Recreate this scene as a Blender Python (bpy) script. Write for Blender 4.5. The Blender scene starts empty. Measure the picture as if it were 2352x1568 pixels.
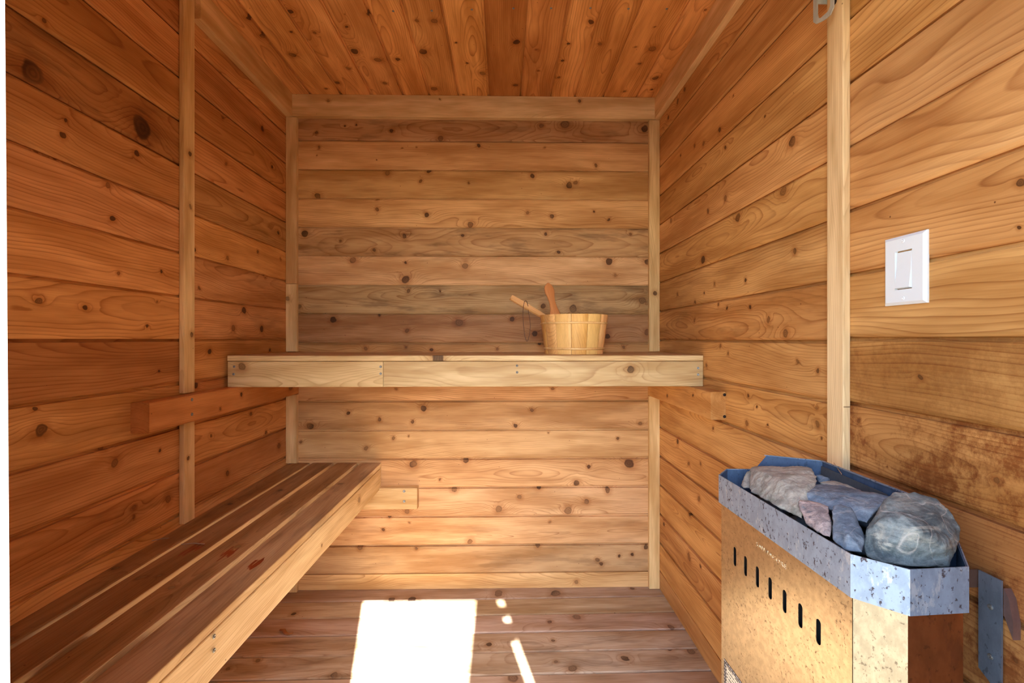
import bpy, bmesh, math, random
from mathutils import Vector, Matrix
random.seed(7)
C = bpy.context.scene.collection
S = bpy.context.scene
R = math.radians

# ---------------------------------------------------------------- camera
FPX, YAW, EYE = 1066.0, 0.01876, 1.12
cd = bpy.data.cameras.new('camera'); cam = bpy.data.objects.new('camera', cd); C.objects.link(cam)
cd.sensor_width = 36.0; cd.lens = 36.0*FPX/2352; cd.shift_y = -5/2352
cd.clip_start = 0.01
cam.location = (0, 0, EYE); cam.rotation_euler = (math.pi/2, 0, -YAW)
S.camera = cam

# ---------------------------------------------------------------- sky, sun, exposure
SUN_EL, SLOPE = math.atan(0.967), 0.209
w = bpy.data.worlds.new('world'); S.world = w; w.use_nodes = True
nt = w.node_tree
sky = nt.nodes.new('ShaderNodeTexSky'); sky.sky_type = 'NISHITA'; sky.sun_disc = False
sky.sun_elevation = SUN_EL
sky.sun_rotation = math.pi + math.atan(SLOPE)*-1
sky.air_density = 1.0; sky.dust_density = 1.0; sky.ozone_density = 1.0
nt.links.new(sky.outputs[0], nt.nodes['Background'].inputs[0])
nt.nodes['Background'].inputs[1].default_value = 0.80
sd = bpy.data.lights.new('sun', 'SUN'); sun = bpy.data.objects.new('sun', sd); C.objects.link(sun)
sd.energy = 20.0; sd.angle = R(0.53); sd.color = (0.98, 1.0, 0.97)
sun.rotation_euler = Vector((-SLOPE, 1.0, -0.967*math.hypot(1, SLOPE))).to_track_quat('-Z', 'Y').to_euler()
sun.location = (0.5, -3, 4)
S.view_settings.view_transform = 'Standard'; S.view_settings.look = 'None'
S.view_settings.gamma = 1.0; S.view_settings.use_curve_mapping = False
S.view_settings.exposure = 1.50
S.cycles.max_bounces = 8; S.cycles.diffuse_bounces = 6; S.cycles.glossy_bounces = 3
S.cycles.caustics_reflective = False; S.cycles.caustics_refractive = False
S.cycles.sample_clamp_indirect = 12.0
S.cycles.use_denoising = True
S.cycles.use_adaptive_sampling = True; S.cycles.adaptive_threshold = 0.05

# knots read off the boards: (along, across, radius) in metres
KN = {}
KN['B'] = [(-0.835,2.044,0.0078),(-0.659,2.081,0.0058),(-0.707,2.075,0.0058),(-0.499,2.055,0.0117),(-0.282,2.021,0.0176),(-0.828,1.98,0.0088),(-0.392,1.978,0.0039),(-0.453,1.977,0.0039),(-0.833,1.939,0.0039),(-0.566,1.924,0.0029),(-0.518,1.865,0.0156),(-0.821,1.84,0.0068),(-0.334,1.874,0.0117),(-0.371,1.829,0.0098),(-0.155,1.82,0.0069),(-0.829,1.762,0.0156),(-0.562,1.701,0.0098),(-0.564,1.746,0.0078),(-0.343,1.679,0.0127),(-0.149,1.638,0.0176),(-0.892,1.663,0.0058),(0.172,2.082,0.0108),(0.278,2.089,0.0216),(0.638,2.071,0.0197),(-0.112,1.99,0.0117),(0.188,1.984,0.0049),(0.423,1.904,0.0098),(0.13,1.858,0.0137),(0.3,1.817,0.0177),(0.328,1.828,0.0098),(0.45,1.801,0.0059),(0.108,1.688,0.0098),(0.22,1.674,0.0118),(0.476,1.661,0.0079),(0.413,1.696,0.0059),(0.191,1.719,0.0049),(-0.885,1.591,0.0175),(-0.442,1.583,0.0127),(-0.352,1.571,0.0059),(-0.728,1.559,0.0078),(-0.575,1.52,0.0088),(-0.182,1.582,0.0078),(-0.672,1.473,0.0175),(-0.44,1.463,0.0078),(-0.438,1.388,0.0215),(-0.17,1.451,0.0157),(-0.428,1.338,0.0117),(-0.283,1.336,0.0059),(-0.914,1.266,0.0117),(-0.759,1.208,0.0175),(-0.558,1.227,0.0078),(-0.435,1.206,0.0068),(-0.562,1.182,0.0059),(-0.431,1.156,0.0127),(-0.337,1.177,0.0059),(-0.2,1.196,0.0196),(-0.618,1.077,0.0117),(-0.32,1.072,0.0098),(-0.435,1.083,0.0059),(-0.374,1.118,0.0078),(-0.477,0.897,0.0068),(-0.692,0.791,0.0117),(-0.862,0.73,0.0156),(-0.552,0.761,0.0107),(-0.36,0.81,0.0156),(-0.41,0.748,0.0098),(-0.249,0.794,0.0068),(-0.25,0.77,0.0078),(-0.431,0.818,0.0049),(-0.614,0.631,0.0117),(-0.494,0.677,0.0088),(-0.901,0.662,0.0078),(-0.424,0.685,0.0049),(-0.405,0.561,0.0195),(-0.166,0.578,0.0157),(-0.283,0.492,0.0068),(-0.222,0.445,0.0137),(-0.356,0.389,0.0098),(-0.432,0.348,0.0156),(-0.536,0.268,0.0078),(-0.419,0.302,0.0049),(-0.642,0.192,0.0136),(-0.151,0.21,0.0157),(-0.149,0.155,0.0078),(-0.389,0.181,0.0088),(-0.514,0.326,0.0117),(0.223,0.898,0.0088),(-0.091,0.756,0.0098),(0.131,0.802,0.0118),(0.058,0.733,0.0108),(0.482,0.814,0.0098),(0.242,0.777,0.0079),(0.311,0.766,0.0079),(0.45,0.746,0.0089),(0.619,0.74,0.0099),(0.647,0.777,0.0069),(0.6,0.795,0.0079),(0.202,0.698,0.0049),(0.517,0.673,0.0079),(0.571,0.559,0.0256),(0.387,0.544,0.0098),(0.332,0.473,0.0157),(0.16,0.456,0.0157),(0.474,0.438,0.0157),(0.076,0.41,0.0118),(0.373,0.388,0.0138),(-0.018,0.356,0.0196),(0.293,0.348,0.0197),(0.005,0.415,0.0098),(0.208,0.298,0.0069),(0.156,0.19,0.0137),(0.645,0.178,0.0138),(0.429,0.123,0.0118),(0.445,0.107,0.0098),(0.524,0.142,0.0098),(0.583,0.147,0.0089),(-0.012,0.179,0.0088),(0.332,0.024,0.0118),(0.151,0.111,0.0059),(0.314,1.26,0.0216),(0.179,1.268,0.0137),(0.631,1.297,0.0197),(0.041,1.209,0.0118),(0.141,1.147,0.0157),(0.039,1.154,0.0069),(0.47,1.132,0.0157),(0.655,1.15,0.0177),(-0.03,1.076,0.0078),(0.545,1.083,0.0098),(0.162,1.099,0.0098),(0.194,1.595,0.0098),(0.249,1.515,0.0098),(0.575,1.597,0.0079),(0.478,1.472,0.0197),(0.655,1.471,0.0177),(0.506,1.409,0.0079)]
KN['LA'] = [(0.965,1.665,0.0178),(1.256,1.684,0.0232),(1.031,1.564,0.0085),(1.039,1.599,0.0048),(1.236,1.606,0.0103),(0.988,1.511,0.0045),(1.025,1.51,0.0047),(1.148,1.496,0.0095),(0.988,1.79,0.0073),(1.16,1.417,0.0086),(0.981,1.201,0.009),(1.086,1.194,0.007),(1.181,1.286,0.0065),(1.323,1.312,0.0073),(1.305,1.223,0.0048),(1.312,1.028,0.0049),(1.268,1.156,0.0059),(0.983,0.931,0.0154),(1.135,0.859,0.0094),(1.168,0.814,0.0151),(1.317,0.805,0.0061),(1.35,0.66,0.0137),(1.227,0.683,0.0079),(0.967,0.978,0.0053),(1.225,0.658,0.0068)]
KN['LB'] = [(1.873,1.962,0.0122),(1.948,1.839,0.0091),(1.628,1.73,0.0091),(1.611,1.88,0.006),(1.637,1.404,0.0106),(1.837,1.462,0.0085),(2.022,1.468,0.0066),(2.002,1.574,0.0112),(1.897,1.374,0.0088),(1.742,1.228,0.0146),(1.675,1.16,0.014),(1.866,1.162,0.0139),(1.535,1.082,0.0114),(1.469,1.397,0.0082),(1.49,1.284,0.0069),(1.932,1.075,0.009),(1.473,0.977,0.0123),(1.546,0.802,0.0072),(1.786,0.835,0.0099),(1.899,0.741,0.0106),(2.01,0.664,0.0149),(1.636,0.654,0.0121)]
KN['RA'] = [(0.772,1.055,0.0059),(0.907,0.958,0.0052),(0.618,1.27,0.0041),(0.652,0.917,0.0056),(0.623,0.678,0.003),(0.841,0.887,0.0024),(0.615,1.331,0.0071)]
KN['RB'] = [(1.494,1.799,0.0099),(1.617,1.806,0.0092),(1.691,1.83,0.008),(1.407,1.863,0.004),(1.232,1.717,0.0047),(1.454,1.727,0.0069),(1.117,1.602,0.0159),(1.456,1.567,0.0124),(1.581,1.561,0.009),(1.152,1.492,0.0153),(1.377,1.484,0.0169),(1.62,1.398,0.0184),(1.11,1.333,0.0095),(1.933,1.621,0.0109),(1.829,1.848,0.0069),(1.783,2.088,0.0118),(1.963,2.064,0.0093),(1.857,2.074,0.0105),(1.335,1.292,0.0076),(1.532,1.304,0.0072),(1.612,1.28,0.0061),(1.86,1.302,0.0088),(1.689,1.257,0.008),(1.306,1.21,0.0074),(1.445,1.219,0.0068),(1.502,1.235,0.0071),(1.694,1.191,0.008),(1.218,1.172,0.0104),(1.145,1.137,0.013),(1.436,1.078,0.0068),(1.098,1.068,0.0063),(1.024,1.05,0.0068),(1.491,1.099,0.0085),(1.594,1.028,0.009),(1.318,0.956,0.0062),(1.327,0.876,0.0088),(1.028,0.931,0.0088),(1.272,0.932,0.0048),(1.216,0.892,0.0046),(1.016,0.903,0.0048),(1.542,0.821,0.0073),(1.029,0.965,0.0049),(1.86,0.709,0.0141),(1.745,0.648,0.0082),(1.637,0.677,0.0077),(1.652,0.547,0.0125),(1.739,0.465,0.0148),(1.741,0.296,0.0165),(1.638,0.312,0.0077),(2.017,0.313,0.0114)]
KN['C'] = [(1.541,-0.701,0.0149),(1.578,-0.855,0.0171),(1.67,-0.855,0.0182),(1.778,-0.798,0.0194),(1.614,-0.54,0.0098),(1.552,-0.444,0.0151),(1.75,-0.56,0.0212),(1.86,-0.622,0.0135),(1.968,-0.698,0.0167),(1.805,-0.487,0.0197),(1.8,-0.408,0.0131),(1.968,-0.498,0.0143),(1.749,-0.301,0.0255),(1.581,-0.292,0.0096),(1.581,-0.234,0.0173),(2.008,-0.298,0.022),(1.694,-0.173,0.0072),(1.816,-0.142,0.0077),(2.052,-0.175,0.01),(1.648,-0.666,0.01),(1.647,-0.743,0.008),(1.547,-0.525,0.0037),(2.017,-0.765,0.0098),(1.687,0.047,0.0185),(1.971,0.052,0.0144),(1.727,0.124,0.0063),(1.691,0.236,0.0093),(1.798,0.23,0.0099),(1.915,0.228,0.0105),(1.578,0.3,0.0154),(1.691,0.356,0.0124),(1.716,0.554,0.021),(1.813,0.537,0.01),(2.016,0.53,0.0111),(1.906,0.629,0.0187),(1.597,0.524,0.0059),(1.709,0.49,0.0073),(1.512,0.665,0.0074),(1.994,0.641,0.0098),(1.886,-0.085,0.0184),(1.865,0.142,0.0068)]
KN['F'] = [(-0.856,1.909,0.0115),(-0.568,1.562,0.0132),(-0.854,1.634,0.0099),(-0.393,2.012,0.0196),(-0.482,2.014,0.0147),(-0.024,2.042,0.0199),(-0.053,1.707,0.0125),(-0.935,1.597,0.0077),(0.232,2.045,0.0225),(-0.021,2.056,0.02),(0.298,1.866,0.0183),(0.187,1.839,0.009),(0.184,1.726,0.0084),(0.429,1.621,0.0139),(0.677,1.655,0.0163),(0.236,1.578,0.0154),(0.185,1.612,0.0079),(0.035,1.535,0.0187),(0.58,2.08,0.0102),(0.65,1.797,0.0132),(0.606,1.668,0.0102)]
RK = {}
RK['E']=[(0.542,0.645,0.899),(0.561,0.655,0.901),(0.589,0.654,0.901),(0.61,0.639,0.896),(0.611,0.624,0.886),(0.611,0.609,0.87),(0.6,0.599,0.856),(0.585,0.589,0.843),(0.567,0.581,0.831),(0.521,0.582,0.83),(0.492,0.596,0.829),(0.484,0.611,0.829),(0.489,0.621,0.858),(0.53,0.64,0.89),(0.506,0.606,0.883),(0.521,0.593,0.89),(0.52,0.573,0.882),(0.554,0.573,0.862),(0.494,0.591,0.852),(0.594,0.689,0.857),(0.639,0.673,0.856),(0.577,0.669,0.804),(0.608,0.654,0.801)]
RK['A']=[(0.494,0.921,0.864),(0.507,0.931,0.863),(0.536,0.935,0.862),(0.569,0.849,0.884),(0.568,0.839,0.882),(0.543,0.79,0.876),(0.507,0.766,0.877),(0.473,0.736,0.863),(0.457,0.702,0.844),(0.455,0.754,0.843),(0.454,0.777,0.842),(0.458,0.852,0.838),(0.466,0.871,0.844),(0.482,0.801,0.876),(0.489,0.876,0.863),(0.519,0.85,0.853),(0.521,0.79,0.857),(0.499,0.871,0.83),(0.529,0.82,0.882)]
RK['A2']=[(0.467,0.906,0.831),(0.493,0.936,0.849),(0.507,0.941,0.854),(0.479,0.891,0.832),(0.464,0.891,0.831),(0.511,0.941,0.825),(0.521,0.95,0.835)]
RK['B']=[(0.489,0.766,0.869),(0.523,0.79,0.869),(0.549,0.8,0.868),(0.581,0.789,0.868),(0.579,0.749,0.873),(0.584,0.689,0.884),(0.539,0.665,0.869),(0.526,0.662,0.854),(0.524,0.675,0.858),(0.523,0.725,0.859),(0.514,0.745,0.859),(0.486,0.756,0.86),(0.521,0.79,0.834),(0.53,0.75,0.838),(0.548,0.69,0.834),(0.596,0.779,0.838),(0.589,0.724,0.857)]
RK['B2']=[(0.563,0.82,0.865),(0.592,0.829,0.866),(0.609,0.804,0.865),(0.608,0.764,0.866),(0.593,0.839,0.848),(0.618,0.809,0.846),(0.571,0.819,0.851)]
RK['B3']=[(0.582,0.854,0.868),(0.593,0.859,0.867),(0.603,0.844,0.864),(0.589,0.839,0.854),(0.582,0.849,0.855),(0.606,0.869,0.847),(0.611,0.859,0.851)]
RK['C']=[(0.467,0.726,0.866),(0.485,0.729,0.865),(0.495,0.696,0.867),(0.471,0.661,0.858),(0.454,0.634,0.844),(0.452,0.644,0.843),(0.451,0.682,0.844),(0.453,0.697,0.853),(0.46,0.717,0.86),(0.472,0.696,0.865),(0.503,0.731,0.835),(0.495,0.701,0.833),(0.457,0.66,0.853)]
RK['D']=[(0.477,0.666,0.872),(0.489,0.679,0.875),(0.501,0.681,0.877),(0.505,0.666,0.876),(0.503,0.651,0.869),(0.498,0.636,0.857),(0.489,0.621,0.848),(0.469,0.597,0.841),(0.457,0.609,0.838),(0.454,0.632,0.843),(0.479,0.646,0.864),(0.463,0.613,0.857),(0.52,0.68,0.847),(0.504,0.651,0.828),(0.494,0.671,0.839)]
# ---------------------------------------------------------------- node helpers
def lin(c):
    return tuple((v/255/12.92 if v <= 10.3 else ((v/255+0.055)/1.055)**2.4) for v in c)
class G:
    def __init__(s, m):
        s.t = m.node_tree; s.n = s.t.nodes; s.l = s.t.links
    def node(s, ty, **k):
        n = s.n.new(ty)
        for a, b in k.items(): setattr(n, a, b)
        return n
    def put(s, sock, v):
        if isinstance(v, bpy.types.NodeSocket): s.l.new(v, sock)
        elif v is not None: sock.default_value = v
    def m(s, op, a, b=None, c=None, clamp=False):
        n = s.node('ShaderNodeMath', operation=op, use_clamp=clamp)
        s.put(n.inputs[0], a); s.put(n.inputs[1], b); s.put(n.inputs[2], c)
        return n.outputs[0]
    def v(s, op, a, b=None, scale=None):
        n = s.node('ShaderNodeVectorMath', operation=op)
        s.put(n.inputs[0], a); s.put(n.inputs[1], b)
        if scale is not None: s.put(n.inputs['Scale'], scale)
        return n.outputs['Value'] if op in ('LENGTH', 'DISTANCE', 'DOT_PRODUCT') else n.outputs[0]
    def attr(s, name, out='Vector'):
        return s.node('ShaderNodeAttribute', attribute_type='OBJECT', attribute_name=name).outputs[out]
    def sep(s, v):
        n = s.node('ShaderNodeSeparateXYZ'); s.put(n.inputs[0], v); return n.outputs
    def comb(s, x, y, z):
        n = s.node('ShaderNodeCombineXYZ')
        for i, q in enumerate((x, y, z)): s.put(n.inputs[i], q)
        return n.outputs[0]
    def noise(s, vec, scale, detail=2.0, rough=0.5, dist=0.0, out='Fac', dim='3D'):
        n = s.node('ShaderNodeTexNoise', noise_dimensions=dim); s.put(n.inputs['Vector'], vec)
        n.inputs['Scale'].default_value = scale; n.inputs['Detail'].default_value = detail
        n.inputs['Roughness'].default_value = rough; n.inputs['Distortion'].default_value = dist
        return n.outputs[out]
    def ramp(s, f, a, b, lo=0.0, hi=1.0, smooth=True):
        n = s.node('ShaderNodeMapRange', interpolation_type='SMOOTHSTEP' if smooth else 'LINEAR')
        s.put(n.inputs['Value'], f)
        n.inputs['From Min'].default_value = a; n.inputs['From Max'].default_value = b
        n.inputs['To Min'].default_value = lo; n.inputs['To Max'].default_value = hi
        return n.outputs[0]
    def mix(s, f, a, b, blend='MIX'):
        n = s.node('ShaderNodeMix', data_type='RGBA', blend_type=blend, clamp_factor=True)
        s.put(n.inputs[0], f)
        for i, q in ((6, a), (7, b)):
            if isinstance(q, tuple) and len(q) == 3: q = (*q, 1.0)
            s.put(n.inputs[i], q)
        return n.outputs[2]
    def co(s): return s.node('ShaderNodeTexCoord').outputs['Object']
def newmat(name):
    m = bpy.data.materials.new(name); m.use_nodes = True
    return m, G(m), m.node_tree.nodes['Principled BSDF']

NK = 8
def wood_material(name, rough=0.62, contrast=1.0, pins=1.0, spec=0.25, knots=NK, bump=0.12):
    m, g, bs = newmat(name)
    co = g.co(); seed = g.attr('seed'); tone = g.attr('tone', 'Color')
    ring = g.sep(g.attr('ring')); fx = g.sep(g.attr('fx'))
    sx, sy, sz = g.sep(co)
    ps = g.v('ADD', co, seed)
    # wobble of the trunk axis along the plank
    w1 = g.noise(g.v('MULTIPLY', ps, (1.3, 3.0, 3.0)), 1.0, 2.0, 0.55, out='Color')
    wv = g.sep(g.v('MULTIPLY', g.v('SUBTRACT', w1, (0.5, 0.5, 0.5)), (0, 0.10, 0.13)))
    dy = g.m('ADD', g.m('SUBTRACT', sy, ring[0]), wv[1])
    dz = g.m('ADD', g.m('ADD', sz, ring[1]), wv[2])
    d = g.m('SQRT', g.m('ADD', g.m('MULTIPLY', dy, dy), g.m('MULTIPLY', dz, dz)))
    # knots
    jit = g.noise(ps, 55.0, 1.0, out='Color')
    jit2 = g.noise(ps, 20.0, 0.0, out='Color')
    p2 = g.v('ADD', g.v('MULTIPLY', co, (1, 1, 0)), g.v('ADD', g.v('MULTIPLY', g.v('SUBTRACT', jit, (0.5, 0.5, 0.5)), (0.010, 0.007, 0)), g.v('MULTIPLY', g.v('SUBTRACT', jit2, (0.5, 0.5, 0.5)), (0.014, 0.010, 0))))
    qmin = None; bul = None
    for i in range(knots):
        k = g.attr('k%d' % i); kz = g.m('MAXIMUM', g.sep(k)[2], 0.00005)
        dv = g.v('MULTIPLY', g.v('SUBTRACT', p2, k), (1, 1, 0))
        q = g.m('DIVIDE', g.v('LENGTH', dv), kz)
        qb = g.m('DIVIDE', g.v('LENGTH', g.v('MULTIPLY', dv, (0.55, 1, 0))), kz)
        e = g.m('MULTIPLY', g.m('EXPONENT', g.m('MULTIPLY', g.m('MULTIPLY', qb, qb), -0.30)), kz)
        qmin = q if qmin is None else g.m('MINIMUM', qmin, q)
        bul = e if bul is None else g.m('ADD', bul, e)
    fine = g.noise(g.v('MULTIPLY', ps, (10.0, 60.0, 60.0)), 1.0, 2.0)
    d = g.m('ADD', d, g.m('MULTIPLY', g.m('SUBTRACT', fine, 0.5), 0.0022))
    if knots: d = g.m('ADD', d, g.m('MULTIPLY', bul, 1.5))
    t = g.m('DIVIDE', d, ring[2])
    fr = g.m('FRACT', t)
    wn = g.node('ShaderNodeTexWhiteNoise', noise_dimensions='1D'); g.put(wn.inputs['W'], g.m('FLOOR', t))
    late = g.m('MULTIPLY', g.m('POWER', fr, 4.0), g.ramp(fr, 0.90, 1.0, 1.0, 0.0))
    late = g.m('MULTIPLY', late, g.m('MULTIPLY_ADD', wn.outputs['Value'], 0.9, 0.25))
    ox = g.sep(g.node('ShaderNodeTexCoord').outputs['Normal'])[0]
    endg = g.m('GREATER_THAN', g.m('ABSOLUTE', ox), 0.8)
    late = g.m('MULTIPLY', late, g.m('MULTIPLY_ADD', endg, 0.9, 1.0))
    # broad colour figure
    mot = g.noise(g.v('MULTIPLY', ps, (2.4, 16.0, 16.0)), 1.0, 3.0, 0.6)
    mot = g.ramp(mot, 0.30, 0.70)
    col = g.mix(mot, (0.72, 0.62, 0.50), (1.10, 1.13, 1.16))
    col = g.mix(1.0, tone, col, 'MULTIPLY')
    sap = g.noise(g.v('ADD', g.v('MULTIPLY', ps, (3.0, 12.0, 8.0)), (4, 8, 1)), 1.0, 2.0, 0.5)
    col = g.mix(g.ramp(sap, 0.56, 0.74, 0.0, 0.6), col, g.mix(1.0, col, (1.22, 1.36, 1.5), 'MULTIPLY'))
    # smoky patches some boards have
    sm = g.noise(g.v('MULTIPLY', ps, (4.0, 22.0, 9.0)), 1.0, 4.0, 0.62)
    sm = g.m('MULTIPLY', g.ramp(sm, 0.50, 0.66), fx[2])
    col = g.mix(sm, col, g.mix(1.0, col, (0.62, 0.60, 0.60), 'MULTIPLY'))
    col = g.mix(g.m('MULTIPLY', endg, .22), col, g.mix(1.0, col, (0.60, 0.48, 0.40), 'MULTIPLY'))
    col = g.mix(g.m('MULTIPLY', late, 0.80*contrast), col, g.mix(1.0, col, (0.50, 0.33, 0.22), 'MULTIPLY'))
    fib = g.noise(g.v('MULTIPLY', ps, (14.0, 420.0, 420.0)), 1.0, 1.0)
    col = g.mix(g.ramp(fib, 0.35, 0.75, 0.0, 0.20), col, g.mix(1.0, col, (0.62, 0.55, 0.48), 'MULTIPLY'))
    # drip stains
    st = g.noise(g.v('MULTIPLY', ps, (46.0, 36.0, 20.0)), 1.0, 6.0, 0.78)
    st = g.m('MULTIPLY', g.ramp(g.m('ADD', st, g.ramp(g.noise(ps, 5.0, 1.0), .35, .65, -.14, .14)), 0.40, 0.70), fx[1])
    st = g.m('MULTIPLY', st, g.m('LESS_THAN', sx, fx[0]))
    col = g.mix(st, col, g.mix(1.0, col, (0.42, 0.25, 0.16), 'MULTIPLY'))
    # wet marks
    wk = g.attr('wet'); wr = g.m('MAXIMUM', g.sep(wk)[2], 0.00005)
    wd = g.m('DIVIDE', g.v('LENGTH', g.v('MULTIPLY', g.v('SUBTRACT', co, wk), (0.5, 1, 0))), wr)
    ws = g.noise(g.v('MULTIPLY', ps, (14.0, 130.0, 1.0)), 1.0, 2.0)
    wet = g.ramp(g.m('ADD', wd, g.m('MULTIPLY', g.m('SUBTRACT', ws, 0.5), 3.2)), 0.50, 0.62, 1.0, 0.0)
    # upper face of benches: wear, plus shade put into the colour
    nz = g.sep(g.node('ShaderNodeNewGeometry').outputs['Normal'])[2]
    up = g.m('GREATER_THAN', nz, 0.7)
    col = g.mix(up, col, g.mix(1.0, col, g.attr('grime', 'Color'), 'MULTIPLY'))
    col = g.mix(g.m('MULTIPLY', wet, up), col, lin((140, 58, 22)))
    # knot colours
    if knots:
        halo = g.ramp(qmin, 0.9, 2.6, 0.7, 0.0)
        col = g.mix(halo, col, g.mix(1.0, col, (0.72, 0.58, 0.46), 'MULTIPLY'))
        kin = g.m('MULTIPLY_ADD', g.m('SINE', g.m('MULTIPLY', qmin, 17.0)), 0.35, 0.65)
        kv = g.ramp(g.noise(ps, 9.0, 0.0), .38, .62)
        kc = g.mix(kin, g.mix(kv, g.mix(1.0, tone, (0.07, 0.045, 0.035), 'MULTIPLY'), g.mix(1.0, tone, (0.22, 0.17, 0.14), 'MULTIPLY')), g.mix(kv, g.mix(1.0, tone, (0.15, 0.10, 0.075), 'MULTIPLY'), g.mix(1.0, tone, (0.46, 0.37, 0.30), 'MULTIPLY')))
        edge = g.m('MULTIPLY', g.m('MULTIPLY', g.ramp(qmin, 0.60, 0.85), g.ramp(qmin, 0.88, 1.05, 1.0, 0.0)), g.m('MULTIPLY_ADD', kv, -.5, .8))
        kc = g.mix(edge, kc, g.mix(1.0, tone, (0.10, 0.06, 0.05), 'MULTIPLY'))
        col = g.mix(g.ramp(qmin, 0.78, 1.06, 0.92, 0.0), col, kc)
    if pins:
        vo = g.node('ShaderNodeTexVoronoi', voronoi_dimensions='2D'); g.put(vo.inputs['Vector'], ps)
        vo.inputs['Scale'].default_value = 11.0
        vc = g.sep(vo.outputs['Color'])
        pr = g.m('MULTIPLY', g.ramp(vc[0], 1-0.45*pins, 1.0), 0.017)
        pk = g.ramp(g.m('DIVIDE', vo.outputs['Distance'], g.m('MAXIMUM', pr, 0.0003)), 0.8, 1.3, 0.85, 0.0)
        col = g.mix(pk, col, g.mix(1.0, col, (0.24, 0.15, 0.11), 'MULTIPLY'))
    g.put(bs.inputs['Base Color'], col)
    g.put(bs.inputs['Roughness'], g.ramp(g.m('SUBTRACT', fib, g.m('MULTIPLY', wet, up)), 0.0, 1.0, rough-0.12, rough+0.12))
    bs.inputs['Specular IOR Level'].default_value = spec
    if bump:
        b = g.node('ShaderNodeBump'); b.inputs['Strength'].default_value = bump; b.inputs['Distance'].default_value = 0.002
        g.put(b.inputs['Height'], fib); g.put(bs.inputs['Normal'], b.outputs[0])
    return m

M_WALL = wood_material('knotty_cedar', contrast=1.25)
M_CLEAR = wood_material('clear_cedar', pins=0.25, contrast=1.35)
M_TRIM = wood_material('pine_trim', pins=0.35, knots=3, contrast=0.7)
M_BENCH = wood_material('bench_board', pins=0.8, rough=0.5, contrast=0.9)
M_FLOOR = wood_material('floor_cedar', pins=0.7, rough=0.5, contrast=0.9)

def plain(name, col, rough=0.5, metal=0.0, spec=0.5, var=0.9):
    m, g, bs = newmat(name)
    c = g.co()
    n = g.noise(c, 60.0, 3.0)
    cc = lin(col)
    g.put(bs.inputs['Base Color'], g.mix(g.ramp(n, .3, .7), tuple(v*var for v in cc), cc))
    bs.inputs['Roughness'].default_value = rough; bs.inputs['Metallic'].default_value = metal
    bs.inputs['Specular IOR Level'].default_value = spec
    return m

# ---------------------------------------------------------------- object helpers
def link(name, me, parent=None, mw=None):
    o = bpy.data.objects.new(name, me); C.objects.link(o)
    if parent is not None: o.parent = parent
    if mw is not None: o.matrix_basis = mw
    return o
def empty(name, loc=(0, 0, 0), rz=0, label=None, cat=None, group=None, kind=None):
    o = link(name, None); o.location = loc; o.rotation_euler = (0, 0, rz)
    tag(o, label, cat, group, kind); o.empty_display_size = 0.05
    return o
def tag(o, label=None, cat=None, group=None, kind=None):
    for k, v in (('label', label), ('category', cat), ('group', group), ('kind', kind)):
        if v: o[k] = v
    return o
def frame(org, ax, ay):
    ax = Vector(ax).normalized(); ay = Vector(ay).normalized(); az = ax.cross(ay)
    m = Matrix.Identity(4)
    for i in range(3):
        m[i][0], m[i][1], m[i][2], m[i][3] = ax[i], ay[i], az[i], org[i]
    return m
def pydata(name, vs, fs, mat=None, smooth=False):
    used = sorted({i for f in fs for i in f}); ix = {k: n for n, k in enumerate(used)}
    me = bpy.data.meshes.new(name); me.from_pydata([tuple(vs[i]) for i in used], [], [tuple(ix[i] for i in f) for f in fs]); me.update()
    bm = bmesh.new(); bm.from_mesh(me); bmesh.ops.recalc_face_normals(bm, faces=bm.faces)
    bm.to_mesh(me); bm.free()
    if mat: me.materials.append(mat)
    if smooth:
        for p in me.polygons: p.use_smooth = True
    return me
def extrude_profile(name, prof, L, mat, L2=None):
    n = len(prof)
    vs = [(0, y, z) for y, z in prof] + [(L, y, z) for y, z in prof]
    fs = [tuple(range(n)), tuple(range(2*n-1, n-1, -1))]
    for i in range(n):
        j = (i+1) % n; fs.append((i, n+i, n+j, j))
    return pydata(name, vs, fs, mat)
_mc = {}
def tg_mesh(L, w, mat, cut=False, ch=0.0066):
    key = (round(L, 4), round(w, 4), mat.name, cut)
    if key not in _mc:
        t = 0.018
        if cut: p = [(0, -t), (0, 0), (w-.001, 0), (w-.001, -t)]
        else: p = [(0, -t), (0, -ch*.7), (ch*.25, -ch*.42), (ch, 0), (w-.0084, 0), (w-.0074, -.0010), (w-.0072, -.0090), (w, -.0090), (w, -t)]
        _mc[key] = extrude_profile('plank', p, L, mat)
    return _mc[key]
def board_mesh(L, w, t, mat, ch=0.0018, name='board'):
    """board from local (0,0,-t) to (L,w,0); all long edges eased"""
    key = (round(L, 4), round(w, 4), round(t, 4), mat.name, ch)
    if key not in _mc:
        c = ch
        p = [(c, -t), (0, -t+c), (0, -c), (c*.3, -c*.3), (c, 0), (w-c, 0), (w-c*.3, -c*.3), (w, -c), (w, -t+c), (w-c, -t)]
        _mc[key] = extrude_profile(name, p, L, mat)
    return _mc[key]
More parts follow.
